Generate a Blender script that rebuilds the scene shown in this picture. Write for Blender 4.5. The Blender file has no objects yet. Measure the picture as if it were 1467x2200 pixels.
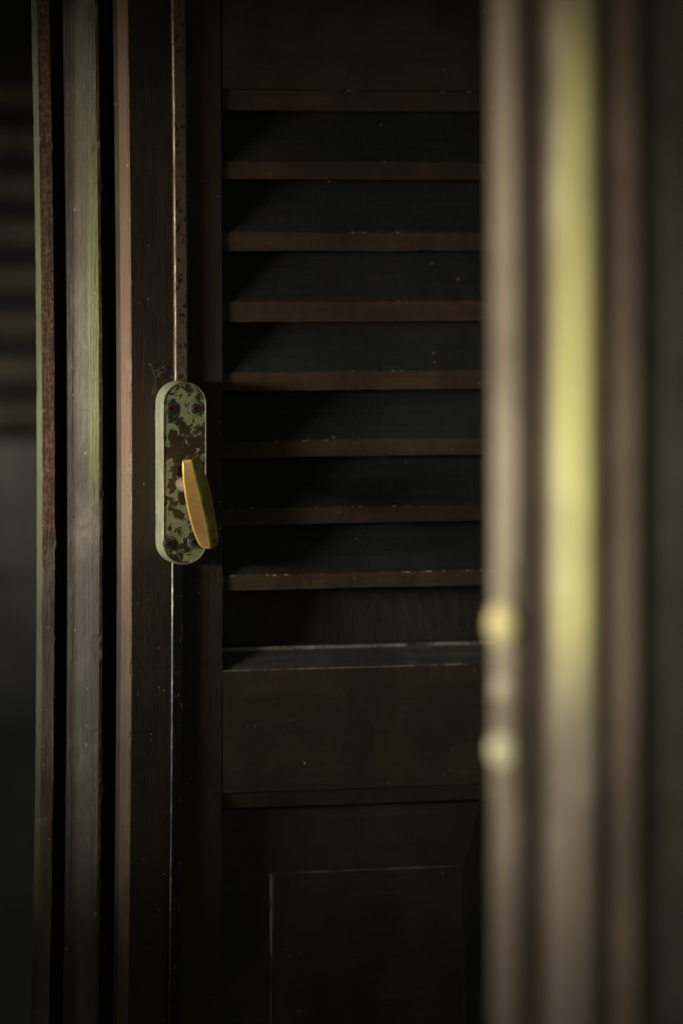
import bpy, bmesh, math, random
from mathutils import Vector, Matrix, noise

random.seed(7)
R = math.radians
scene = bpy.context.scene
col = scene.collection

# ------------------------------------------------------------------ camera
S = 0.00033                      # metres per photograph pixel at the plane of the lock
D = 2200 * S * 135 / 36          # distance camera - lock
F = D / S                        # focal length in photograph pixels
HZ = 500.0                       # eye level in the photograph
PHI = R(14)                      # the shutters stand turned 14 degrees from square
cam = bpy.data.cameras.new('camera')
cam.sensor_fit = 'VERTICAL'
cam.sensor_height = 36
cam.sensor_width = 24
cam.lens = 135
cam.shift_y = -(1100 - HZ) / 2200
cam.clip_start = 0.05
cam.clip_end = 200
cam.dof.use_dof = True
cam.dof.aperture_fstop = 2.25
camo = bpy.data.objects.new('camera', cam)
col.objects.link(camo)
camo.location = (0, -D, 0)
camo.rotation_euler = (R(90), 0, 0)
scene.camera = camo

# ------------------------------------------------------------------ light
BETA, ELEV = R(14), R(3)        # low sun raking over the shutters from the left
SUN = 3.75
SKY = 0.15
EXPO = 0.3
sv = Matrix.Rotation(PHI, 3, 'Z') @ Vector((-math.cos(BETA) * math.cos(ELEV),
                                            -math.sin(BETA) * math.cos(ELEV), math.sin(ELEV)))
w = bpy.data.worlds.new('World')
scene.world = w
w.use_nodes = True
wn = w.node_tree
bg = wn.nodes['Background']
sky = wn.nodes.new('ShaderNodeTexSky')
sky.sky_type = 'NISHITA'
sky.sun_disc = False
sky.air_density = 1.0
sky.dust_density = 0.9
sky.ozone_density = 1.6
sky.sun_elevation = ELEV
sky.sun_rotation = math.atan2(sv.x, sv.y)
wn.links.new(sky.outputs[0], bg.inputs[0])
bg.inputs[1].default_value = SKY
sl = bpy.data.lights.new('sun', 'SUN')
sl.energy = SUN
sl.angle = R(12)
sl.color = (1.0, 0.94, 0.83)
so = bpy.data.objects.new('sun', sl)
so.rotation_euler = sv.to_track_quat('Z', 'Y').to_euler()
so.location = sv * 3
col.objects.link(so)
vs = scene.view_settings
vs.view_transform = 'Standard'
vs.look = 'None'
vs.gamma = 1
vs.exposure = EXPO
scene.cycles.max_bounces = 6
scene.cycles.use_denoising = True

# ------------------------------------------------------------------ frame of the shutter wall
CP, SP = math.cos(PHI), math.sin(PHI)
OX = (480 - 733.5) * S
OY = 0.0
FOOT = -1.52                     # floor level below eye level
HEAD = 0.95


def U(px, v=0.0):
    """distance along the wall of a vertical seen at px, v metres proud of the leaf's face"""
    X = (px - 733.5) / F
    return (X * (D + OY - v * CP) - OX - v * SP) / (CP - X * SP)


def YW(u, v):
    return OY + u * SP - v * CP


def Z(py, px=480, v=0.0):
    return (HZ - py) / F * (D + YW(U(px, v), v))


def L(px, py, v=0.0):
    """point of the wall frame (x along, y into the wall, z up)"""
    u = U(px, v)
    return Vector((u, -v, (HZ - py) / F * (D + YW(u, v))))


PX = S                           # one photo pixel in metres
ZM = Z(1100)


def bow(u, z, k=1.0):
    """old timbers bow a few millimetres over their height"""
    zz = (z - ZM) / (1100 * S)
    zz = max(-1.6, min(1.6, zz))
    return (u - U(733)) / (633 * S) * 12.5 * S * zz * zz * k


# ------------------------------------------------------------------ object helpers
def tag(o, label=None, cat=None, group=None, kind=None):
    if label: o['label'] = label
    if cat: o['category'] = cat
    if group: o['group'] = group
    if kind: o['kind'] = kind
    return o


def empty(name, loc=(0, 0, 0), rz=0.0):
    e = bpy.data.objects.new(name, None)
    col.objects.link(e)
    e.location = loc
    e.rotation_euler = (0, 0, rz)
    e.empty_display_size = 0.05
    return e


def link(name, me, mats, parent=None, bevel=0.0, seg=2, smooth=False, bmat=-1):
    o = bpy.data.objects.new(name, me)
    col.objects.link(o)
    for m in (mats if isinstance(mats, (list, tuple)) else [mats]):
        me.materials.append(m)
    if parent: o.parent = parent
    if bevel:
        b = o.modifiers.new('bevel', 'BEVEL')
        b.width = bevel
        b.segments = seg
        b.limit_method = 'ANGLE'
        b.angle_limit = R(25)
        b.material = bmat
    if smooth:
        for p in me.polygons: p.use_smooth = True
    return o


def mesh(name, verts, faces, fm=None, recalc=True):
    me = bpy.data.meshes.new(name)
    me.from_pydata([tuple(v) for v in verts], [], faces)
    if fm:
        for p, m in zip(me.polygons, fm): p.material_index = m
    if recalc:
        bm = bmesh.new(); bm.from_mesh(me)
        bmesh.ops.recalc_face_normals(bm, faces=bm.faces)
        bm.to_mesh(me); bm.free()
    me.update()
    return me


def nz(x, y=0.0, z=0.0):
    return noise.noise(Vector((x, y, z)))


def vbar(name, prof, mat, parent, z0=FOOT, z1=HEAD, rows=520, wob=None, fm=None, k=1.0, off=0.0):
    """vertical timber: plan profile [(px, v_px)] run from z0 to z1; wob = jitter in px per profile point.
    Rows are dense where the photograph looks."""
    n = len(prof)
    zs = []
    a, b = max(z0, Z(2330)), min(z1, Z(-130))
    if z0 < a: zs.append(z0)
    zs += [a + (b - a) * i / rows for i in range(rows + 1)]
    if z1 > b: zs.append(z1)
    verts, faces, mi = [], [], []
    for z in zs:
        for i, (px, v) in enumerate(prof):
            vm = v * PX
            u = U(px, vm) + off
            amp = wob[i] if wob else 0
            du = dv = 0
            if amp:
                q = nz(z * 60, i * 7.3, px) * .35 + nz(z * 260, i * 3.1, px) * .3
                ch = max(0.0, nz(z * 95, px * .7, 3.3) - .33) * 4.0 + max(0.0, nz(z * 330, px, 9.1) - .4) * 2.5
                du = amp * PX * (q + (ch if u else 0))
                dv = -amp * PX * (ch * .8 + abs(q) * .4)
            verts.append((u + du + bow(u, z, k), -(vm + dv), z))
    for r in range(len(zs) - 1):
        for i in range(n):
            j = (i + 1) % n
            faces.append((r * n + i, r * n + j, (r + 1) * n + j, (r + 1) * n + i))
            mi.append(fm[i] if fm else 0)
    faces.append(tuple(range(n))[::-1]); mi.append(0)
    faces.append(tuple((len(zs) - 1) * n + i for i in range(n))); mi.append(0)
    return link(name, mesh(name, verts, faces, mi), mat, parent)


SLAT_FM = [2, 1, 0, 0, 0, 0]


def hbar(name, prof, px0, px1, mat, parent, cols=1, wob=0.0, bevel=0.0, vref=0.0, fm=None, seed=0):
    """horizontal timber: section [(py at the left end, v_px)] run from px0 to px1"""
    u0, u1 = U(px0, vref * PX), U(px1, vref * PX)
    n = len(prof)
    verts, faces, mi = [], [], []
    for c in range(cols + 1):
        u = u0 + (u1 - u0) * c / cols
        for i, (py, v) in enumerate(prof):
            z = Z(py, 480, v * PX)
            d = 0
            if wob and not (fm == SLAT_FM and i >= 3):
                d = wob * PX * (nz(u * 90, seed * 3.7, i) * .5 + nz(u * 15, seed * 1.7, 4 + i) * .9
                                - max(0, nz(u * 210, seed * 5.1, i) - .3) * 2.0)
            verts.append((u, -v * PX, z + d))
    for c in range(cols):
        for i in range(n):
            j = (i + 1) % n
            faces.append((c * n + i, c * n + j, (c + 1) * n + j, (c + 1) * n + i))
            mi.append(fm[i] if fm else 0)
    faces.append(tuple(range(n))[::-1]); mi.append(0)
    faces.append(tuple(cols * n + i for i in range(n))); mi.append(0)
    return link(name, mesh(name, verts, faces, mi), mat, parent, bevel)


# ------------------------------------------------------------------ materials
class NT:
    def __init__(s, name):
        s.m = bpy.data.materials.new(name)
        s.m.use_nodes = True
        s.t = s.m.node_tree
        s.b = s.t.nodes['Principled BSDF']
        tc = s.t.nodes.new('ShaderNodeTexCoord')
        s.co = tc.outputs['Object']

    def n(s, typ, **kw):
        x = s.t.nodes.new(typ)
        for k, v in kw.items(): setattr(x, k, v)
        return x

    def put(s, sock, v):
        if isinstance(v, bpy.types.NodeSocket): s.t.links.new(v, sock)
        elif isinstance(v, (tuple, list)) and len(v) == 3 and sock.type == 'RGBA': sock.default_value = (*v, 1)
        else: sock.default_value = v

    def scale(s, sc, co=None):
        m = s.n('ShaderNodeMapping')
        s.put(m.inputs['Vector'], co or s.co)
        m.inputs['Scale'].default_value = sc
        return m.outputs[0]

    def noise(s, sc, scale=1.0, detail=4, rough=.6, dist=0.0, co=None, off=None):
        x = s.n('ShaderNodeTexNoise')
        v = s.scale(sc, co)
        if off: v.node.inputs['Location'].default_value = off
        s.put(x.inputs['Vector'], v)
        x.inputs['Scale'].default_value = scale
        x.inputs['Detail'].default_value = detail
        x.inputs['Roughness'].default_value = rough
        x.inputs['Distortion'].default_value = dist
        return x.outputs[0]

    def ramp(s, f, lo, hi, a=0.0, b=1.0):
        x = s.n('ShaderNodeMapRange')
        x.interpolation_type = 'SMOOTHSTEP'
        s.put(x.inputs[0], f)
        x.inputs[1].default_value = lo; x.inputs[2].default_value = hi
        x.inputs[3].default_value = a; x.inputs[4].default_value = b
        return x.outputs[0]

    def mix(s, f, a, b, mode='MIX'):
        x = s.n('ShaderNodeMix', data_type='RGBA', blend_type=mode)
        s.put(x.inputs[0], f); s.put(x.inputs[6], a); s.put(x.inputs[7], b)
        return x.outputs[2]

    def math(s, op, a, b=0.0):
        x = s.n('ShaderNodeMath', operation=op)
        s.put(x.inputs[0], a); s.put(x.inputs[1], b)
        return x.outputs[0]

    def xyz(s):
        x = s.n('ShaderNodeSeparateXYZ')
        s.put(x.inputs[0], s.co)
        return x.outputs

    def bump(s, h, strength=.4, dist=.0005, prev=None):
        x = s.n('ShaderNodeBump')
        x.inputs['Strength'].default_value = strength
        x.inputs['Distance'].default_value = dist
        s.put(x.inputs['Height'], h)
        if prev is not None: s.put(x.inputs['Normal'], prev)
        return x.outputs[0]

    def specks(s, scale, thr, gate=.75, stretch=(1, 1, 1)):
        """sparse small spots: 1 inside"""
        v = s.n('ShaderNodeTexVoronoi')
        s.put(v.inputs['Vector'], s.scale(stretch))
        v.inputs['Scale'].default_value = scale
        sm = s.math('LESS_THAN', v.outputs['Distance'], thr)
        sp = s.n('ShaderNodeSeparateColor')
        s.put(sp.inputs[0], v.outputs['Color'])
        g = s.math('GREATER_THAN', sp.outputs[0], gate)
        return s.math('MULTIPLY', sm, g)

    def out(s, colr, rough, normal=None, metal=0.0, spec=.5):
        s.put(s.b.inputs['Base Color'], colr)
        s.put(s.b.inputs['Roughness'], rough)
        s.put(s.b.inputs['Metallic'], metal)
        s.b.inputs['Specular IOR Level'].default_value = spec
        if normal is not None: s.put(s.b.inputs['Normal'], normal)
        return s.m


def paint(name, c1, c2, streak='z', rough=.45, chip=(.22, .19, .13), bump=.35, gate=.9, extra=None, spec=.35, sp_scale=160):
    t = NT(name)
    sc = (220, 220, 9) if streak == 'z' else (9, 220, 220)
    st = t.noise(sc, 1, 5, .65)
    sc2 = (700, 700, 22) if streak == 'z' else (22, 700, 700)
    st2 = t.noise(sc2, 1, 3, .6)
    cl = t.noise((18, 18, 11), 1, 5, .6, .4)
    fine = t.noise((1, 1, 1), 900, 3, .6)
    mid = t.noise((1, 1, .6), 130, 4, .55)
    c = t.mix(t.ramp(st, .3, .7), c1, c2)
    c = t.mix(t.ramp(cl, .35, .66, 0, .8), c, tuple(x * .55 for x in c1))
    if extra: c = extra(t, c)
    sp = t.specks(sp_scale, .2, gate)
    c = t.mix(t.math('MULTIPLY', sp, .85), c, chip)
    h = t.math('ADD', t.math('MULTIPLY', st, .7), t.math('MULTIPLY', fine, .22))
    h = t.math('ADD', h, t.math('MULTIPLY', mid, .9))
    h = t.math('ADD', h, t.math('MULTIPLY', st2, .45))
    c = t.mix(t.ramp(st2, .3, .7, .0, .18), c, tuple(x * .5 for x in c1))
    nrm = t.bump(h, bump, .0013)
    nrm = t.bump(sp, .5, .0004, nrm)
    r = t.ramp(cl, .3, .7, rough - .08, rough + .16)
    return t.out(c, r, nrm, 0, spec)


BROWN = (.050, .038, .026)
BROWN2 = (.062, .047, .031)
M = {}
NV = 0.70 / PX                   # the near leaf stands 0.7 m nearer
M['brown_v'] = paint('brown paint brushed upright', BROWN, BROWN2, 'z', .42, gate=.985, sp_scale=260)
M['brown_h'] = paint('brown paint brushed level', (.070, .050, .033), (.090, .064, .042), 'x', .45, gate=.985, sp_scale=260)
M['slat_face'] = paint('dark varnished slat paint', (.030, .034, .034), (.044, .046, .043), 'x', .34, gate=.975, spec=.5)
M['slat_edge'] = paint('brown slat edge paint', (.078, .051, .034), (.104, .068, .046), 'x', .5, gate=.97, sp_scale=260)
def chip_zone(t, c):
    n1 = t.noise((90, 20, 20), 1, 5, .75)
    return t.mix(t.ramp(t.math('ADD', n1, t.ramp(t.noise((14, 14, 30), 1, 2, .5), .35, .65, -.09, .05)), .56, .62), c, (.45, .39, .28))


M['slat_chip'] = paint('chipped slat arris', (.075, .05, .034), (.10, .066, .045), 'x', .5, gate=.9, extra=chip_zone)
M['panel'] = paint('dark panel paint', (.062, .054, .034), (.080, .069, .044), 'x', .42, gate=.98, spec=.35)
M['sill'] = paint('worn grey bevel paint', (.062, .064, .054), (.10, .10, .084), 'x', .36, gate=.9, spec=.6)  # skylight on the sill's bevel put into a lighter grey


def arris_light_zone(t, c):
    return t.mix(t.ramp(t.noise((40, 40, 40), 1, 4, .7), .36, .54), (.06, .054, .038), c)


M['worn'] = paint('rubbed arris paint', (.30, .30, .25), (.45, .45, .38), 'x', .35, bump=.5, gate=.95, spec=.6, extra=arris_light_zone)  # light caught on the arrises, painted as a paler broken line
M['dark'] = paint('blackened groove paint', (.040, .034, .026), (.05, .043, .033), 'z', .7, gate=.999)  # shade of the gaps put into the colour


def strip_left(t, c):
    x = t.noise((30, 30, 10), 1, 4, .6)
    z = t.xyz()[2]
    g = t.ramp(z, Z(1500), Z(900))
    g = t.math('MULTIPLY', g, t.ramp(x, .2, .5))
    return t.mix(g, c, (.17, .21, .115))  # reflected foliage painted green on the upper part


M['green_edge'] = paint('lichen green timber edge', (.13, .12, .085), (.17, .155, .11), 'z', .6, bump=.5, gate=.93, extra=strip_left)


def rust_zone(t, c):
    z = t.xyz()[2]
    w_ = t.noise((1, 1, 1), 160, 4, .6)
    e = t.math('ADD', z, t.math('ADD', t.math('MULTIPLY', t.math('SUBTRACT', w_, .5), .03), t.math('MULTIPLY', t.math('SUBTRACT', t.noise((1, 1, .5), 45, 3, .6), .5), .16)))
    n1 = t.noise((1, 1, .7), 420, 4, .7)
    rust = t.mix(t.ramp(n1, .38, .62), (.075, .045, .028), (.27, .15, .085))
    rust = t.mix(t.ramp(t.noise((1, 1, 1), 90, 3, .6), .45, .7), rust, (.10, .065, .045))
    return t.mix(t.ramp(e, Z(1192), Z(1180)), c, rust)


M['rust_face'] = paint('bare rusty brown timber face', (.17, .135, .105), (.22, .18, .145), 'z', .62, bump=.75, gate=.94, extra=rust_zone)


def bead_zone(t, c):
    X, Y_, z = t.xyz()
    wv = t.noise((40, 40, 6), 1, 4, .6)
    xx = t.math('ADD', X, t.math('MULTIPLY', t.math('SUBTRACT', wv, .5), .006))
    zb = t.noise((60, 60, 14), 1, 4, .6)
    # dull brown inner third
    left = t.ramp(xx, U(160, -.031), U(169, -.031), 1, 0)
    c = t.mix(t.math('MULTIPLY', left, .9), c, (.062, .046, .036))
    # foliage reflection painted yellow green, right third over the upper half
    zz = t.math('ADD', z, t.math('MULTIPLY', t.math('SUBTRACT', zb, .5), .05))
    g = t.math('MULTIPLY', t.ramp(xx, U(190, -.02), U(197, -.02)), t.ramp(zz, Z(1130), Z(900)))
    g = t.math('MULTIPLY', g, t.ramp(zz, Z(100), Z(640), 0, 1))
    g2 = t.math('MULTIPLY', t.ramp(zz, Z(1080), Z(800)), .55)
    c = t.mix(t.math('MULTIPLY', g2, t.ramp(xx, U(163, -.02), U(170, -.02))), c, (.19, .195, .11))
    return t.mix(g, c, (.25, .285, .115))


M['bead'] = paint('weathered grey olive bead', (.15, .135, .108), (.21, .19, .15), 'z', .5, (.36, .31, .22), 1.0, .93, bead_zone)


def tan_zone(t, c):
    z = t.xyz()[2]
    return t.mix(t.ramp(z, Z(1500), Z(1000), 0, .7), c, (.30, .19, .115))


M['tan_dull'] = paint('dull olive timber edge', (.075, .066, .048), (.10, .086, .062), 'z', .55, bump=.5, gate=.95)
M['tan'] = paint('worn tan timber edge', (.195, .14, .10), (.25, .185, .135), 'z', .5, (.5, .42, .30), .65, .93, tan_zone)
M['arris'] = paint('bare wood arris', (.25, .18, .12), (.36, .27, .19), 'z', .6, bump=.6, gate=.95)


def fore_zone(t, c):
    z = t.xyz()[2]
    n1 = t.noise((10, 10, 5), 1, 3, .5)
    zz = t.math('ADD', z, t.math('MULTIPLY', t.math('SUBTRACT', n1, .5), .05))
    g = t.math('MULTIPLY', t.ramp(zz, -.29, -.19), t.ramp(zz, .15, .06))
    lo = t.ramp(z, -.28, -.40)  # fading light towards the foot, painted as darker brown
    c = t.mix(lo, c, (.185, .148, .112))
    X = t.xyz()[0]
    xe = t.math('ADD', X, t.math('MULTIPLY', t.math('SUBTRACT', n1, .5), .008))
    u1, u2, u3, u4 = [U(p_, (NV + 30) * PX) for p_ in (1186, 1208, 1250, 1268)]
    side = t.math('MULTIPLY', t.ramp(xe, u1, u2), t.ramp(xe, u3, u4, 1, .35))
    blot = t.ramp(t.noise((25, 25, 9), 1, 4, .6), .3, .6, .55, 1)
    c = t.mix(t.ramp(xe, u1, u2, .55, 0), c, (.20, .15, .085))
    return t.mix(t.math('MULTIPLY', t.math('MULTIPLY', g, side), blot), c, (.80, .79, .30))  # reflection of sunlit foliage painted as a yellow green patch


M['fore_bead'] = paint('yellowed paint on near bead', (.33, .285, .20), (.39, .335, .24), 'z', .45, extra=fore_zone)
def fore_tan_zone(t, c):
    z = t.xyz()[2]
    return t.mix(t.ramp(z, -.27, -.40), c, (.20, .158, .122))  # light falloff low on the strip painted in as brown


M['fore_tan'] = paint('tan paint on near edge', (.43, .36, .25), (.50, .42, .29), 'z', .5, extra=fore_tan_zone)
M['fore_brown'] = paint('brown paint on near frame', (.17, .128, .09), (.21, .158, .112), 'z', .5)
M['fore_dark'] = paint('dark brown paint on near frame', (.11, .083, .06), (.135, .10, .074), 'z', .5)
M['fore_olive'] = paint('olive paint on near leaf', (.12, .114, .085), (.15, .141, .105), 'z', .45)
M['far_paint'] = paint('grey brown far paint', (.030, .030, .026), (.04, .04, .036), 'x', .6)
M['far_panel'] = paint('grey far panel paint', (.19, .195, .172), (.22, .225, .195), 'z', .45)
M['far_edge'] = paint('brown far slat edge', (.15, .13, .095), (.18, .155, .115), 'x', .5)


def rod_mat():
    t = NT('blackened steel rod')
    n1 = t.noise((1, 1, .6), 330, 5, .7)
    z = t.xyz()[2]
    n2 = t.noise((1, 1, .35), 60, 3, .6)
    up = t.ramp(z, Z(1150), Z(1060), 0, .22)
    k = t.ramp(t.math('ADD', n1, up), .60, .70)
    c = t.mix(k, (.013, .017, .023), (.17, .115, .08))
    c = t.mix(t.ramp(n2, .6, .8, 0, .5), c, (.03, .035, .02))
    return t.out(c, t.math('ADD', t.math('MULTIPLY', k, .4), .3), t.bump(n1, .5, .0005), .35, .5)


M['rod'] = rod_mat()


def rod_edge():  # highlight along the rod's left edge, painted as a paler strip
    t = NT('scraped rod edge')
    n1 = t.noise((1, 1, .15), 300, 4, .6)
    c = t.mix(t.ramp(n1, .35, .7), (.08, .065, .05), (.33, .28, .22))
    c = t.mix(t.ramp(t.noise((1, 1, .3), 90, 4, .7), .40, .56, .85, 0), c, (.03, .028, .022))
    return t.out(c, .4, t.bump(n1, .4, .0003), .3)


M['rod_edge'] = rod_edge()


def patina_face():
    t = NT('mottled verdigris plate face')
    w1 = t.noise((1, 1, 1), 110, 2, .5)
    wv = t.n('ShaderNodeVectorMath', operation='MULTIPLY_ADD')
    wn_ = t.n('ShaderNodeTexNoise'); wn_.inputs['Scale'].default_value = 130; wn_.inputs['Detail'].default_value = 2
    t.put(wn_.inputs['Vector'], t.co)
    t.put(wv.inputs[0], wn_.outputs[1]); wv.inputs[1].default_value = (.010,) * 3; t.put(wv.inputs[2], t.co)
    n1 = t.noise((1, 1, .75), 165, 4, .5, .6, wv.outputs[0], (.013, .0, .021))
    X, Y_, z = t.xyz()
    worn = t.math('MULTIPLY', t.ramp(z, Z(1112), Z(1060)), t.ramp(z, Z(895), Z(950), 0, 1))
    rim = t.ramp(X, U(372, .02), U(356, .02), 0, .09)
    gr0 = t.noise((1, 1, 1), 600, 4, .7)
    f = t.math('SUBTRACT', t.math('ADD', n1, rim), t.math('MULTIPLY', worn, .11))
    k = t.ramp(t.math('ADD', f, t.math('MULTIPLY', t.math('SUBTRACT', gr0, .5), .03)), .425, .495)
    gr = t.noise((1, 1, 1), 1100, 3, .7)
    green = t.mix(t.ramp(gr, .35, .65), (.19, .215, .11), (.38, .41, .22))
    dark = t.mix(t.ramp(t.noise((1, 1, 1), 60, 3, .5), .4, .6), (.075, .068, .034), (.045, .058, .034))
    dark = t.mix(worn, dark, (.085, .064, .034))
    rimk = t.ramp(t.math('ABSOLUTE', t.math('SUBTRACT', f, .47)), .012, .0, 0, .6)
    c = t.mix(k, dark, green)
    c = t.mix(t.math('MULTIPLY', rimk, .5), c, (.035, .05, .03))
    # teal rings round the screws
    for sx, sy, s_ in ((369, 877, 1.0), (364, 1167, .75), (418, 1164, .7), (422, 877, .35)):
        p = L(sx, sy, PV * PX)
        d = t.n('ShaderNodeVectorMath', operation='DISTANCE')
        t.put(d.inputs[0], t.co); d.inputs[1].default_value = p
        dn = t.math('ADD', d.outputs['Value'], t.math('MULTIPLY', t.math('SUBTRACT', gr, .5), .0022))
        ring = t.math('MULTIPLY', t.ramp(dn, .0036, .0044), t.ramp(dn, .0058, .0047, 0, s_))
        c = t.mix(ring, c, (.03, .115, .085))
        rd = t.ramp(dn, .0075, .0055, 0, .35)
        c = t.mix(rd, c, (.045, .06, .035))
    r = t.math('ADD', t.math('MULTIPLY', k, .32), .36)
    h = t.math('ADD', t.math('MULTIPLY', k, .6), t.math('MULTIPLY', gr, .35))
    met = t.ramp(k, 0, 1, .45, .0)
    return t.out(c, r, t.bump(h, .45, .0004), met, .5)


def patina_side():
    t = NT('pale verdigris plate side')
    n1 = t.noise((1, 1, .5), 160, 4, .6)
    n2 = t.noise((1, 1, 1), 900, 3, .6)
    c = t.mix(t.ramp(n1, .35, .68), (.37, .38, .27), (.24, .28, .20))
    c = t.mix(t.ramp(t.noise((1, 1, .7), 120, 3, .7, off=(3, 1, 2)), .55, .70, 0, .7), c, (.11, .17, .13))
    c = t.mix(t.ramp(t.noise((1, 1, .6), 420, 4, .7), .6, .7, 0, .5), c, (.12, .11, .07))
    c = t.mix(t.ramp(n2, .45, .75, 0, .5), c, (.40, .41, .28))
    return t.out(c, .55, t.bump(t.math('ADD', n1, n2), .5, .0005), 0, .4)


def brass(name, c, rough, met=.85, bump=.12):
    t = NT(name)
    n1 = t.noise((1, 1, 1), 90, 4, .6)
    n2 = t.noise((1, 1, .3), 700, 3, .6)
    cc = t.mix(t.ramp(n1, .35, .7), c, tuple(x * .62 for x in c))
    return t.out(cc, t.ramp(n1, .3, .7, rough - .05, rough + .12), t.bump(n2, bump, .0003), met, .5)


NV = 0.70 / PX                   # the near leaf stands 0.7 m nearer
PV = 61                          # the lock box stands 20 mm proud
M['plate_face'] = patina_face()
M['plate_side'] = patina_side()
M['plate_lip'] = brass('rubbed brass lip', (.36, .33, .19), .45, .4, .3)
M['brass'] = brass('dull brown brass', (.52, .31, .105), .38, .45)
M['brass_dark'] = brass('tarnished brass', (.24, .165, .04), .45, .9)  # darker copy of the brass, for the handle's shaded facets
M['brass_edge'] = brass('rubbed bright brass edge', (.95, .68, .13), .35, .35)  # rubbed edges, with the highlight they catch painted in
M['brass_light'] = brass('pale brass end', (.75, .58, .26), .35, .6)
M['glint'] = brass('yellow brass knob', (.98, .88, .40), .45, .0)  # bright glints of the near latch put into pale colours
M['glint_dull'] = brass('dull tan knob', (.86, .78, .55), .5, .0)
M['glint_pale'] = brass('pale knob', (.95, .92, .6), .5, .0)
M['collar'] = brass('pale worn collar', (.50, .41, .29), .35, .5)
M['screw'] = brass('rusty brown screw', (.11, .055, .035), .5, .4, .5)
M['slot'] = paint('dirt in slot', (.006, .005, .004), (.01, .008, .006), 'z', .8, gate=.999)  # shade inside screw recesses and handle slot, painted near-black
M['web'] = paint('dusty thread', (.26, .22, .15), (.36, .31, .21), 'z', .7, gate=.999)
M['plaster'] = paint('dark plaster', (.05, .048, .04), (.065, .06, .05), 'z', .8, gate=.999)
M['grass'] = paint('grass green', (.05, .09, .02), (.08, .12, .03), 'x', .9, gate=.999)
M['stone'] = paint('dark stone floor', (.06, .055, .045), (.08, .07, .055), 'x', .6, gate=.999)

ORG = (OX, OY, 0)

# ------------------------------------------------------------------ unseen surroundings added to shape the light
# added wall 2.1 m from the leaf; its slot limits the sun's height
def box_local(name, x0, x1, y0, y1, z0, z1, mat, parent=None):
    v = [(x, y, z) for x in (x0, x1) for y in (y0, y1) for z in (z0, z1)]
    f = [(0, 1, 3, 2), (4, 6, 7, 5), (0, 4, 5, 1), (2, 3, 7, 6), (0, 2, 6, 4), (1, 5, 7, 3)]
    return link(name, mesh(name, v, f), mat, parent)


WX = -2.1
zc = Z(915) + 2.0 * math.tan(ELEV) / math.cos(BETA)
WH = 0.157
WV0, WV1 = .95, 1.8
floor = box_local('floor', WX - .19, 6, -5.6, 4, FOOT - .1, FOOT, M['stone'])
floor.location = ORG; floor.rotation_euler = (0, 0, PHI)
tag(floor, kind='structure')
wl = empty('side_wall', ORG, PHI)
tag(wl, kind='structure')
box_local('window_jamb', WX - .12, WX, -5.6, -WV1, zc - WH + .001, zc + WH - .001, M['plaster'], wl)
box_local('window_jamb', WX - .12, WX, WV0, 2.4, zc - WH + .001, zc + WH - .001, M['plaster'], wl)
box_local('wall_below_window', WX - .12, WX, -5.6, 2.4, FOOT, zc - WH, M['plaster'], wl)
box_local('wall_above_window', WX - .12, WX, -5.6, 2.4, zc + WH, HEAD + .25, M['plaster'], wl)

ceil = box_local('ceiling', WX - .12, 3.4, -5.6, 4, HEAD + .25, HEAD + .35, M['plaster'])  # unseen, added to cut the sky light from above
ceil.location = ORG; ceil.rotation_euler = (0, 0, PHI)
tag(ceil, kind='structure')
bw = box_local('back_wall', WX, 4, 2.4, 2.5, FOOT, HEAD + .25, M['plaster'])  # added to block the sky behind the louvre gaps
bw.location = ORG; bw.rotation_euler = (0, 0, PHI)
tag(bw, kind='structure')
green_bounce = box_local('ground', -60, WX - .2, -50, 50, FOOT - .25, FOOT - .12, M['grass'])  # unseen green sheet added to turn the low glow green
green_bounce.location = ORG; green_bounce.rotation_euler = (0, 0, PHI)
tag(green_bounce, kind='structure')

# ------------------------------------------------------------------ door frame on the left
fr = empty('door_frame', ORG, PHI)
tag(fr, 'weathered wooden door frame of rust brown strip and grey green bead left of the lock', 'door frame')
vbar('outer_strip', [(80, -150), (91.5, -118), (118, -114), (118.5, -230), (81, -230)],
     [M['green_edge'], M['rust_face'], M['dark']], fr, rows=700,
     wob=[.9, 1.6, 2.4, 0, 0], fm=[0, 1, 2, 2, 2])['label'] = 'rust brown strip with pale green left edge'
vbar('bead', [(143, -150), (147, -106), (161, -99), (178, -86), (198, -70), (214, -61), (220.5, -62), (221, -230), (143, -230)],
     [M['bead'], M['arris'], M['dark']], fr, rows=900,
     wob=[0, .5, .5, .9, .5, 1.6, 3.0, 0, 0], fm=[0, 0, 0, 0, 0, 1, 2, 2, 2])['label'] = 'wide grey bead with yellow green right side'
vbar('rebate', [(116, -165), (144, -165), (144, -260), (116, -260)], M['dark'], fr, rows=4)
vbar('rebate', [(219, -115), (255, -115), (255, -260), (219, -260)], M['dark'], fr, rows=4)

# ------------------------------------------------------------------ the shutter leaf in focus
lf = empty('shutter_leaf', ORG, PHI)
tag(lf, 'dark brown louvred shutter leaf carrying the green mottled lock plate and brass handle', 'shutter', 'shutter leaves of the doorway')
vbar('stile', [(251, -130), (252, -46), (261, -32), (272, -14), (280, -2), (284, 0), (478, 0), (478.5, -118), (300, -130)],
     [M['tan'], M['brown_v'], M['dark'], M['tan_dull']], lf, rows=700,
     wob=[0, .5, .5, .6, 1.8, 1.2, .9, 0, 0], fm=[3, 3, 0, 0, 0, 1, 1, 1, 1])
vbar('stile', [(1079, 0), (1330, 0), (1330, -118), (1079, -118)], M['brown_v'], lf, rows=4)
RE = 1078
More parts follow.
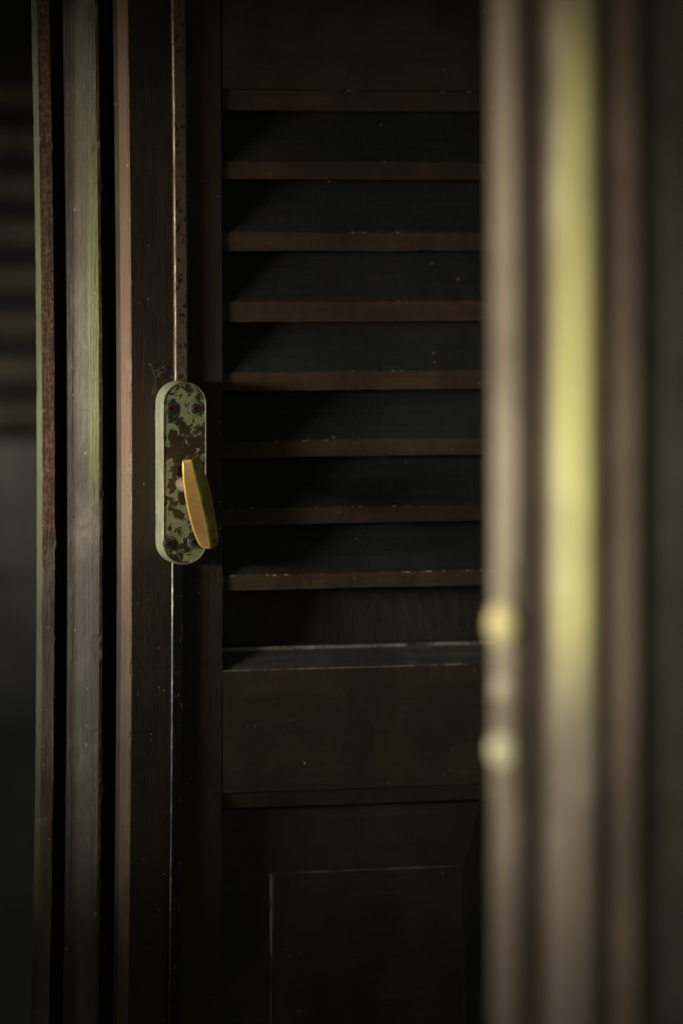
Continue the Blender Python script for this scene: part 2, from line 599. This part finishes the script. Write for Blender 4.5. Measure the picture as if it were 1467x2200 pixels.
# rails
hbar('rail', [(-1200, 0), (190, 0), (190, -112), (-1200, -112)], 478.6, RE, M['brown_h'], lf)
SL = [(190.6, 236), (345, 384), (498, 539), (648, 692), (799, 840), (948, 984), (1093, 1129), (1236, 1269)]
for i, (a, b) in enumerate(SL):
    fv = -5 + random.uniform(-1.2, 1.2)
    rise = 128
    if i == 0:
        pr = [(a, fv - 1.6), (a + 2.2, fv), (b, fv), (b - 30, -40), (a, -40), (a, -12)]
    else:
        pr = [(a, fv - 1.6), (a + 2.2, fv), (b, fv), (b - rise, -54), (a - rise, -54), (a - 6.5, fv - 4.2)]
    s_ = hbar('slat', pr, 478.8, RE, [M['slat_face'], M['slat_edge'], M['slat_chip']], lf, cols=200, wob=2.0, vref=0,
              fm=SLAT_FM, seed=i)
    s_.rotation_euler[1] = 0
    s_.location.z = random.uniform(-.6, .6) * PX
hbar('slat', [(1386, -62), (1398, -66), (1270, -86), (1258, -80)], 478.8, RE, M['dark'], lf)  # dark board added behind the last gap to keep it black
# bottom rail of the louvres, with its bevelled top edge
hbar('rail', [(1384, -60), (1392, -30), (1399, -27), (1402, -27), (1440, -3), (1443, 0), (1704, 0), (1704, -112), (1384, -112)],
     479.2, RE, [M['brown_h'], M['sill'], M['worn']], lf, cols=160, wob=.6, fm=[1, 2, 1, 1, 2, 0, 0, 0, 0], seed=31)  # M['worn'] is the light painted on the arrises
hbar('moulding', [(1705, -5), (1737, -9), (1741, -28), (1741, -60), (1705, -60)], 479.4, RE, M['panel'], lf, cols=60, wob=.4, seed=44)
hbar('rail', [(3300, 0), (4200, 0), (4200, -112), (3300, -112)], 479.2, RE, M['brown_h'], lf)


def field_panel(parent):
    """raised panel: sloping margin, then a small step to a flat field"""
    u0, u1 = U(480), U(1043)
    z1, z0 = Z(1736), Z(3310)
    a0, a1 = U(586), U(1004)
    b1, b0 = Z(1884), Z(3150)
    rings = [(u0, u1, z0, z1, -34 * PX), (a0, a1, b0, b1, -27 * PX),
             (a0 + 2.6 * PX, a1 - 2.6 * PX, b0 + 1.6 * PX, b1 - 2.6 * PX, -20 * PX),
             (a0 + 8 * PX, a1 - 8 * PX, b0 + 8 * PX, b1 - 8 * PX, -17 * PX)]
    v, f = [], []
    for x0, x1, c0, c1, d in rings:
        v += [(x0, -d, c0), (x1, -d, c0), (x1, -d, c1), (x0, -d, c1)]
    for r in range(3):
        for i in range(4):
            j = (i + 1) % 4
            f.append((r * 4 + i, r * 4 + j, r * 4 + 4 + j, r * 4 + 4 + i))
    f.append((12, 13, 14, 15))
    k = len(v)
    v += [(u0, 100 * PX, z0), (u1, 100 * PX, z0), (u1, 100 * PX, z1), (u0, 100 * PX, z1)]
    for i in range(4):
        j = (i + 1) % 4
        f.append((i, k + i, k + j, j))
    f.append((k, k + 3, k + 2, k + 1))
    return link('panel', mesh('panel', v, f, [0] * 4 + [1] * 4 + [0] * (len(f) - 8)), [M['panel'], M['worn']], parent, .0005)  # M['worn'] is the light painted on the arrises


field_panel(lf)
# the rods of the bolt
for x0, x1, y0, y1 in ((374, 405, -1400, 826), (366.5, 397, 1206, 3600)):
    vbar('bolt_rod', [(x0, 0.6), (x0 + 2.2, 9), (x0 + 2.8, 10.5), (x0 + 5.5, 13), (x1 - 3, 13), (x1, 9), (x1 + .3, 0.6)],
         [M['rod'], M['rod_edge']], lf, z0=Z(y1), z1=min(Z(y0), HEAD), rows=500,
         wob=[0, .2, .2, .35, .4, .3, 0], fm=[0, 0, 1, 0, 0, 0, 0])


# lock plate: a box with rounded ends
def stadium(cx, cy0, cy1, rx, n=22):
    pts = []
    for i in range(n + 1):
        a = math.pi * i / n
        pts.append((cx + rx * math.cos(a), cy0 - rx * math.sin(a)))
    for i in range(n + 1):
        a = math.pi * i / n
        pts.append((cx - rx * math.cos(a), cy1 + rx * math.sin(a)))
    # subdivide the long sides
    out = []
    for i, p in enumerate(pts):
        q = pts[(i + 1) % len(pts)]
        d = math.dist(p, q)
        m = max(1, int(d / 8))
        for k_ in range(m): out.append((p[0] + (q[0] - p[0]) * k_ / m, p[1] + (q[1] - p[1]) * k_ / m))
    return out


def make_plate(parent):
    c = L(397.5, 1017, PV * PX)
    rx, hh = 45 / CP * PX, (1213 - 822) / 2 * PX
    out = stadium(0, 0, 0, 1, 22)
    levels = [(0.3, 1.115, 1.004), (8, 1.10, 1.003), (30, 1.075, 1.002), (50, 1.045, 1.001), (58, 1.02, .998), (61, 1.0, .993), (61.2, .975, .984), (60.2, .96, .979), (60.0, .95, .976)]
    base = stadium(0, -(hh - rx) / PX, (hh - rx) / PX, rx / PX)
    v, f, mi = [], [], []
    n = len(base)
    for li, (d, sx, sz) in enumerate(levels):
        for i, (x, y) in enumerate(base):
            wz = nz(x * .03, y * .03, d * .02) * .9 + nz(x * .11, y * .11, 2) * .35
            wz *= 1 if li < 7 else .4
            # drift of the sides only: sheared so that the left flank is the one that spreads
            v.append((c.x + (x * sx + (wz if li < 5 else wz * .6)) * PX, -d * PX, c.z - (y * sz + wz * .5) * PX))
    for l in range(len(levels) - 1):
        for i in range(n):
            j = (i + 1) % n
            f.append((l * n + i, l * n + j, (l + 1) * n + j, (l + 1) * n + i))
            mi.append(1 if l < 4 else (2 if l in (4, 5, 6) else 0))
    f.append(tuple((len(levels) - 1) * n + i for i in range(n))); mi.append(0)
    f.append(tuple(range(n))[::-1]); mi.append(1)
    me = mesh('lock_plate', v, f, mi)
    o = link('lock_plate', me, [M['plate_face'], M['plate_side'], M['plate_lip']], parent)
    for p in me.polygons:
        if len(p.vertices) == 4: p.use_smooth = True
    o['label'] = 'oblong lock plate mottled green with verdigris'
    return o


plate = make_plate(lf)
FV = 60.0


def make_screw(px, py, rot, parent):
    c = L(px, py, FV * PX)
    bm = bmesh.new()
    r = 10.6 * PX
    n = 28
    prof = [(1.0, .2), (1.0, 1.4), (.93, 2.1), (.6, 2.5)]
    rings = []
    for rr, h in prof:
        rings.append([bm.verts.new((r * rr * math.cos(2 * math.pi * i / n), -h * PX, r * rr * math.sin(2 * math.pi * i / n))) for i in range(n)])
    for a, b in zip(rings, rings[1:]):
        for i in range(n):
            bm.faces.new((a[i], a[(i + 1) % n], b[(i + 1) % n], b[i]))
    # cross recess: a 12-cornered plus, sunk
    w_, l_ = .13 * r, .56 * r
    plus = [(w_, l_), (-w_, l_), (-w_, w_), (-l_, w_), (-l_, -w_), (-w_, -w_), (-w_, -l_), (w_, -l_), (w_, -w_), (l_, -w_), (l_, w_), (w_, w_)]
    m = Matrix.Rotation(rot, 2)
    top = [bm.verts.new(((m @ Vector(p)).x, -2.6 * PX, (m @ Vector(p)).y)) for p in plus]
    bot = [bm.verts.new((t.co.x * .8, -0.3 * PX, t.co.z * .8)) for t in top]
    e1 = [bm.edges.get((rings[-1][i], rings[-1][(i + 1) % n])) or bm.edges.new((rings[-1][i], rings[-1][(i + 1) % n])) for i in range(n)]
    e2 = [bm.edges.new((top[i], top[(i + 1) % 12])) for i in range(12)]
    bmesh.ops.triangle_fill(bm, edges=e1 + e2, use_beauty=True)
    for i in range(12):
        fc = bm.faces.new((top[i], top[(i + 1) % 12], bot[(i + 1) % 12], bot[i])); fc.material_index = 1
    fc = bm.faces.new(bot); fc.material_index = 1
    bmesh.ops.recalc_face_normals(bm, faces=bm.faces)
    me = bpy.data.meshes.new('screw'); bm.to_mesh(me); bm.free()
    o = link('screw', me, [M['screw'], M['slot']], parent)
    o.location = c
    # dished seat round the head
    bm = bmesh.new()
    pr = [(1.02, .3), (1.10, 1.3), (1.25, 1.5), (1.38, .9), (1.44, .15)]
    rings = [[bm.verts.new((r * a * math.cos(2 * math.pi * i / n), -h * PX, r * a * math.sin(2 * math.pi * i / n))) for i in range(n)] for a, h in pr]
    for a, b in zip(rings, rings[1:]):
        for i in range(n): bm.faces.new((a[i], a[(i + 1) % n], b[(i + 1) % n], b[i]))
    bmesh.ops.recalc_face_normals(bm, faces=bm.faces)
    me = bpy.data.meshes.new('screw_seat'); bm.to_mesh(me); bm.free()
    o2 = link('screw_seat', me, M['plate_face'], parent, smooth=True)
    # bake position so that the patina pattern runs across it
    for vtx in me.vertices: vtx.co = vtx.co + c
    return o


for px, py, rt in ((369.5, 877.5, .12), (422.5, 877.5, .45), (364.5, 1167.5, .7), (419, 1163.5, .3)):
    make_screw(px, py, rt, plate)


# keyhole-like slot above the collar: near-black patch standing for its shaded hole
def slot(parent):
    pts = [(386, 1001), (389, 1003), (390, 1012), (392, 1022), (386, 1026), (381, 1021), (383, 1012), (383.5, 1005)]
    front = [L(x, y, (FV + .5) * PX) for x, y in pts]
    back = [L(x, y, (FV - 1) * PX) for x, y in pts]
    n = len(pts)
    f = [tuple(range(n)), tuple(range(2 * n - 1, n - 1, -1))] + [(i, (i + 1) % n, n + (i + 1) % n, n + i) for i in range(n)]
    return link('handle_slot', mesh('handle_slot', front + back, f), M['slot'], parent)


slot(plate)


# spindle collar: turned neck from the plate to the grip
def lathe(name, axis_from, axis_to, prof, mat, parent, n=28):
    a, b = Vector(axis_from), Vector(axis_to)
    d = (b - a)
    q = d.to_track_quat('Z', 'Y')
    v, f = [], []
    for t_, r in prof:
        for i in range(n):
            an = 2 * math.pi * i / n
            v.append(a + d * t_ + q @ Vector((math.cos(an) * r, math.sin(an) * r, 0)))
    for k_ in range(len(prof) - 1):
        for i in range(n):
            j = (i + 1) % n
            f.append((k_ * n + i, k_ * n + j, (k_ + 1) * n + j, (k_ + 1) * n + i))
    f.append(tuple(range(n))[::-1]); f.append(tuple((len(prof) - 1) * n + i for i in range(n)))
    o = link(name, mesh(name, v, f), mat, parent)
    for p in o.data.polygons:
        if len(p.vertices) == 4: p.use_smooth = True
    return o


lathe('collar', L(391, 1039, FV * PX), L(414, 1047, (FV + 72) * PX),
      [(0, 12 * PX), (.05, 15 * PX), (.18, 16.5 * PX), (.35, 16 * PX), (.5, 13 * PX), (.62, 10.5 * PX), (1, 10 * PX)], M['collar'], plate)


# grip
def grip(parent, xf=lambda p: p, name='handle', mats=None):
    #  left edge          ridge             right edge
    st = [((390.7, 989.8), (411.8, 988.2), (429.5, 975.5)),
          ((391.2, 1008), (416.5, 1008), (435.5, 998)),
          ((393, 1034), (422.5, 1034), (444, 1024)),
          ((396.6, 1062), (428.5, 1060), (451.5, 1050)),
          ((401.5, 1090), (435.0, 1086), (457.5, 1080)),
          ((407.5, 1115), (440.5, 1112), (462.5, 1108)),
          ((414.5, 1140), (446, 1138), (467, 1134)),
          ((422.5, 1161), (450, 1160), (469.3, 1155)),
          ((428, 1171), (452, 1171), (469.3, 1167)),
          ((436, 1178.5), (453.8, 1180), (463, 1175))]
    v, f, mi = [], [], []
    gv = FV + 96
    n = 5
    for i, (a, b, c) in enumerate(st):
        t = i / (len(st) - 1)
        bulge = 4 * math.sin(math.pi * t)
        shr = 1 if i < len(st) - 1 else .55
        A = L(a[0], a[1], (gv - 7 * shr + bulge) * PX)
        B = L(b[0], b[1], (gv + 2 * shr + bulge) * PX)
        C = L(c[0], c[1], (gv - 22 * shr + bulge) * PX)
        BR = L(c[0] - 5, c[1] - 2, (gv - 44 * shr) * PX)
        BL = L(a[0] + 5, a[1] - 6, (gv - 40 * shr) * PX)
        if i == 0:
            BR = L(424, 974.5, (gv - 44) * PX); BL = L(404, 978, (gv - 38) * PX)
        v += [xf(p) for p in (A, B, C, BR, BL)]
    for i in range(len(st) - 1):
        for k_ in range(n):
            j = (k_ + 1) % n
            f.append((i * n + k_, i * n + j, (i + 1) * n + j, (i + 1) * n + k_))
            mi.append((0, 1, 1, 1, 0)[k_])
    f.append((4, 3, 2, 1, 0)); mi.append(1)
    m_ = (len(st) - 1) * n
    f.append(tuple(m_ + i for i in range(n))); mi.append(0)
    o = link(name, mesh(name, v, f, mi), mats or [M['brass'], M['brass_dark'], M['brass_edge']], parent, 3.3 * PX, 3, bmat=2)
    return o


gp = grip(plate)
gp['label'] = 'faceted brass lever handle with bright rubbed edges'

# stray flecks stuck to the paint
def flecks(name, pts, mat, parent):
    bm = bmesh.new()
    for x, y, r, v in pts:
        p = L(x, y, v * PX)
        q = bmesh.ops.create_icosphere(bm, subdivisions=1, radius=r * PX)
        for w_ in q['verts']: w_.co = Vector((w_.co.x, w_.co.y * .5, w_.co.z * random.uniform(.8, 1.6))) + p
    me = bpy.data.meshes.new(name); bm.to_mesh(me); bm.free()
    o = link(name, me, mat, parent)
    o['kind'] = 'stuff'
    return o


M['orange'] = paint('orange speck', (.8, .42, .1), (.9, .5, .12), 'z', .5, gate=.999)
M['pale'] = paint('pale speck', (.6, .57, .48), (.75, .7, .6), 'z', .5, gate=.999)
flecks('fleck', [(655, 1640, 2.6, 0)], M['orange'], lf)
flecks('dust_flecks', [(952, 1664, 1.4, 0), (820, 1684, 1.2, 0), (835, 1683, 1.2, 0), (326, 1577, 1.3, 0), (342, 1476, 1.6, 0),
                       (353, 1483, 1.3, 0), (325, 1590, 1.1, 0), (473, 1135, 1.6, 0), (474, 1078, 1.3, 0), 
                       (310, 1040, 1.0, 0), (459, 1206, 1.3, 0), (474, 906, 1.6, 0), (475, 930, 1.4, 0), (273, 1720, 2.6, -10),
                       (276, 1878, 2.2, -7), (354, 1878, 1.4, 0)] +
       [(random.uniform(286, 470), random.uniform(300, 2000), random.uniform(.5, 1.2), 0) for _ in range(16)] +
       [(random.uniform(490, 1030), random.uniform(1450, 1700), random.uniform(.4, 1.0), 0) for _ in range(9)], M['pale'], lf)
flecks('dust_flecks', [(108, 1803, 2.4, -115), (195, 1563, 2.0, -70), (92, 1604, 1.8, -118), (90, 1526, 1.6, -118),
                       (158, 848, 1.8, -100), (192, 374, 1.8, -74), (96, 1643, 1.8, -117)] +
       [(random.uniform(166, 214), random.uniform(100, 2000), random.uniform(.6, 1.3), -78) for _ in range(24)], M['pale'], fr)

# ------------------------------------------------------------------ cobweb beside the plate
def tube(bm, pts, r, n=5):
    rings = []
    for i, p in enumerate(pts):
        d = (pts[min(i + 1, len(pts) - 1)] - pts[max(i - 1, 0)])
        q = d.to_track_quat('Z', 'Y')
        rings.append([bm.verts.new(p + q @ Vector((math.cos(2 * math.pi * k_ / n) * r, math.sin(2 * math.pi * k_ / n) * r, 0))) for k_ in range(n)])
    for a, b in zip(rings, rings[1:]):
        for k_ in range(n): bm.faces.new((a[k_], a[(k_ + 1) % n], b[(k_ + 1) % n], b[k_]))


web = empty('cobweb', ORG, PHI)
tag(web, 'small dusty cobweb with crumbs on dark wood above left of the lock plate', 'cobweb')
bm = bmesh.new()
for path in ([(322, 781), (326, 789), (331, 800), (335, 813), (334, 826), (328, 841)], [(335, 813), (341, 806), (349, 801), (357, 800)],
             [(331, 800), (340, 793), (352, 789)], [(334, 826), (336, 836), (333, 848)], [(341, 806), (338, 796)]):
    pts = []
    for (a, b), (c, d) in zip(path, path[1:]):
        for k_ in range(4):
            t = k_ / 4
            pts.append(L(a + (c - a) * t + random.uniform(-.4, .4), b + (d - b) * t, (3 + random.uniform(-1, 1)) * PX))
    pts.append(L(*path[-1], 1 * PX))
    tube(bm, pts, .32 * PX)
me = bpy.data.meshes.new('thread'); bm.to_mesh(me); bm.free()
link('thread', me, M['web'], web)
bm = bmesh.new()
for i in range(26):
    x, y = random.choice([(322, 781), (349, 801), (346, 805), (341, 806), (328, 842), (345, 797), (352, 790)])
    sz = random.uniform(.4, 1.1) * (1.6 if i < 5 else 1)
    p = L(x + random.gauss(0, 2.5), y + random.gauss(0, 3), 3 * PX)
    r_ = bmesh.ops.create_icosphere(bm, subdivisions=1, radius=sz * PX)
    for q in r_['verts']: q.co = q.co * random.uniform(.7, 1.2) + p
me = bpy.data.meshes.new('crumbs'); bm.to_mesh(me); bm.free()
o = link('crumbs', me, M['web'], web)
o['kind'] = 'stuff'

# ------------------------------------------------------------------ far louvred leaf, out of focus at the left
far = empty('shutter_leaf', ORG, PHI)
tag(far, 'blurred far shutter leaf with louvres behind the frame at the left', 'shutter', 'shutter leaves of the doorway')
FD = -1.25 / PX                  # v in px
KF = (D + 1.25) / D


def far_bar(name, prof, mat, fm=None, x0=-420, x1=330):
    u0, u1 = U(x0, -1.25), U(x1, -1.25)
    v, f = [], []
    for u in (u0, u1):
        for py, dv in prof:
            z = (HZ - py) / F * (D + YW(U(40, -1.25), -1.25))
            v.append((u, 1.25 - dv * PX, z))
    n = len(prof)
    for i in range(n):
        f.append((i, (i + 1) % n, n + (i + 1) % n, n + i))
    f.append(tuple(range(n))[::-1]); f.append(tuple(n + i for i in range(n)))
    return link(name, mesh(name, v, f, (fm or [0] * n) + [0, 0]), mat, far)


far_bar('rail', [(-600, 0), (180, 0), (180, -120), (-600, -120)], M['far_paint'])
for i in range(8):
    a = 192 + i * 98
    far_bar('slat', [(a, -5), (a + 30, -5), (a + 30 - 84, -78), (a - 84, -78)], [M['far_paint'], M['far_edge']], [1, 0, 0, 0])
far_bar('rail', [(945, 0), (1240, 0), (1240, -120), (945, -120)], M['far_panel'])
far_bar('panel', [(1241, -30), (2500, -30), (2500, -100), (1241, -100)], M['far_panel'])
box_local('stile', U(331, -1.25), U(430, -1.25), 1.25, 1.25 + .04, FOOT, HEAD, M['far_paint'], far)
box_local('stile', U(-520, -1.25), U(-421, -1.25), 1.25, 1.25 + .04, FOOT, HEAD, M['far_paint'], far)

# ------------------------------------------------------------------ near leaf, out of focus at the right
near = empty('shutter_leaf', ORG, PHI)
tag(near, 'blurred near shutter leaf edge with yellow bead and small brass latch at the right', 'shutter', 'shutter leaves of the doorway')


def nbar(name, prof, mats, fm=None, rows=60):
    return vbar(name, [(px, NV + v) for px, v in prof], mats, near, rows=rows, fm=fm,
                wob=[.3] * len(prof))


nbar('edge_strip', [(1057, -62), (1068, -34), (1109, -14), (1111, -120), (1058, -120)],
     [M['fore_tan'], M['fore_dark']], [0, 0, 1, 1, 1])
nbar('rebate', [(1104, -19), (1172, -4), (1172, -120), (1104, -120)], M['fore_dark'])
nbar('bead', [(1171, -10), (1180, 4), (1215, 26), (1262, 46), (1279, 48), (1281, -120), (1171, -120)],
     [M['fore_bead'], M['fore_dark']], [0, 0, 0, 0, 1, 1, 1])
nbar('rebate', [(1276, 38), (1318, 46), (1318, -120), (1276, -120)], M['fore_dark'])
nbar('moulding', [(1314, 42), (1322, 56), (1368, 70), (1372, -120), (1314, -120)],
     [M['fore_brown'], M['fore_dark']], [0, 0, 1, 1, 1])
nbar('stile', [(1366, 60), (1760, 76), (1760, -130), (1366, -130)], M['fore_olive'])


# the latch let into its edge: a slim plate, its glints made as three pale domes
def near_pt(px, py, v):
    return L(px, py, (NV + v) * PX)


a, b = near_pt(1070, 1460, -29), near_pt(1098, 1460, -16)
fx = (b - a).normalized(); fx.z = 0
fn = Vector((fx.y, -fx.x, 0)).normalized()


def on_edge(name, cx, cy, rx, rz, t, mat, parent, rings_=7, n=24, sq=2.0):
    """low dome lying on the lit face of the edge strip"""
    c = near_pt(cx, cy, -34 + (cx - 1062) * 20 / 45)
    v, f = [], []
    for k_ in range(rings_):
        q = k_ / (rings_ - 1)
        rr, h = math.cos(q * math.pi / 2) * .98 + .02, math.sin(q * math.pi / 2)
        for i_ in range(n):
            an = 2 * math.pi * i_ / n
            ca, sa = math.cos(an), math.sin(an)
            ca = math.copysign(abs(ca) ** (2 / sq), ca); sa = math.copysign(abs(sa) ** (2 / sq), sa)
            v.append(c + fx * (ca * rx * rr * PX) + fn * ((h * t + .5) * PX) + Vector((0, 0, sa * rz * rr * PX)))
    for k_ in range(rings_ - 1):
        for i_ in range(n):
            j_ = (i_ + 1) % n
            f.append((k_ * n + i_, k_ * n + j_, (k_ + 1) * n + j_, (k_ + 1) * n + i_))
    f.append(tuple((rings_ - 1) * n + i_ for i_ in range(n)))
    return link(name, mesh(name, v, f), mat, parent, smooth=True)


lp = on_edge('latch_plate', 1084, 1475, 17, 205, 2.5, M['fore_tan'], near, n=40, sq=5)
on_edge('latch_knob', 1080, 1342, 27, 34, 13, M['glint'], lp)
on_edge('screw', 1080, 1478, 17, 19, 5, M['glint_dull'], lp)  # dome standing for a dull glint on the latch
on_edge('screw', 1078, 1612, 23, 28, 6, M['glint_pale'], lp)  # the lower glint, shaped as a pale dome

# focus on the lock plate
pc = L(400, 1000, PV * PX)
cam.dof.focus_distance = D + YW(pc.x, PV * PX)
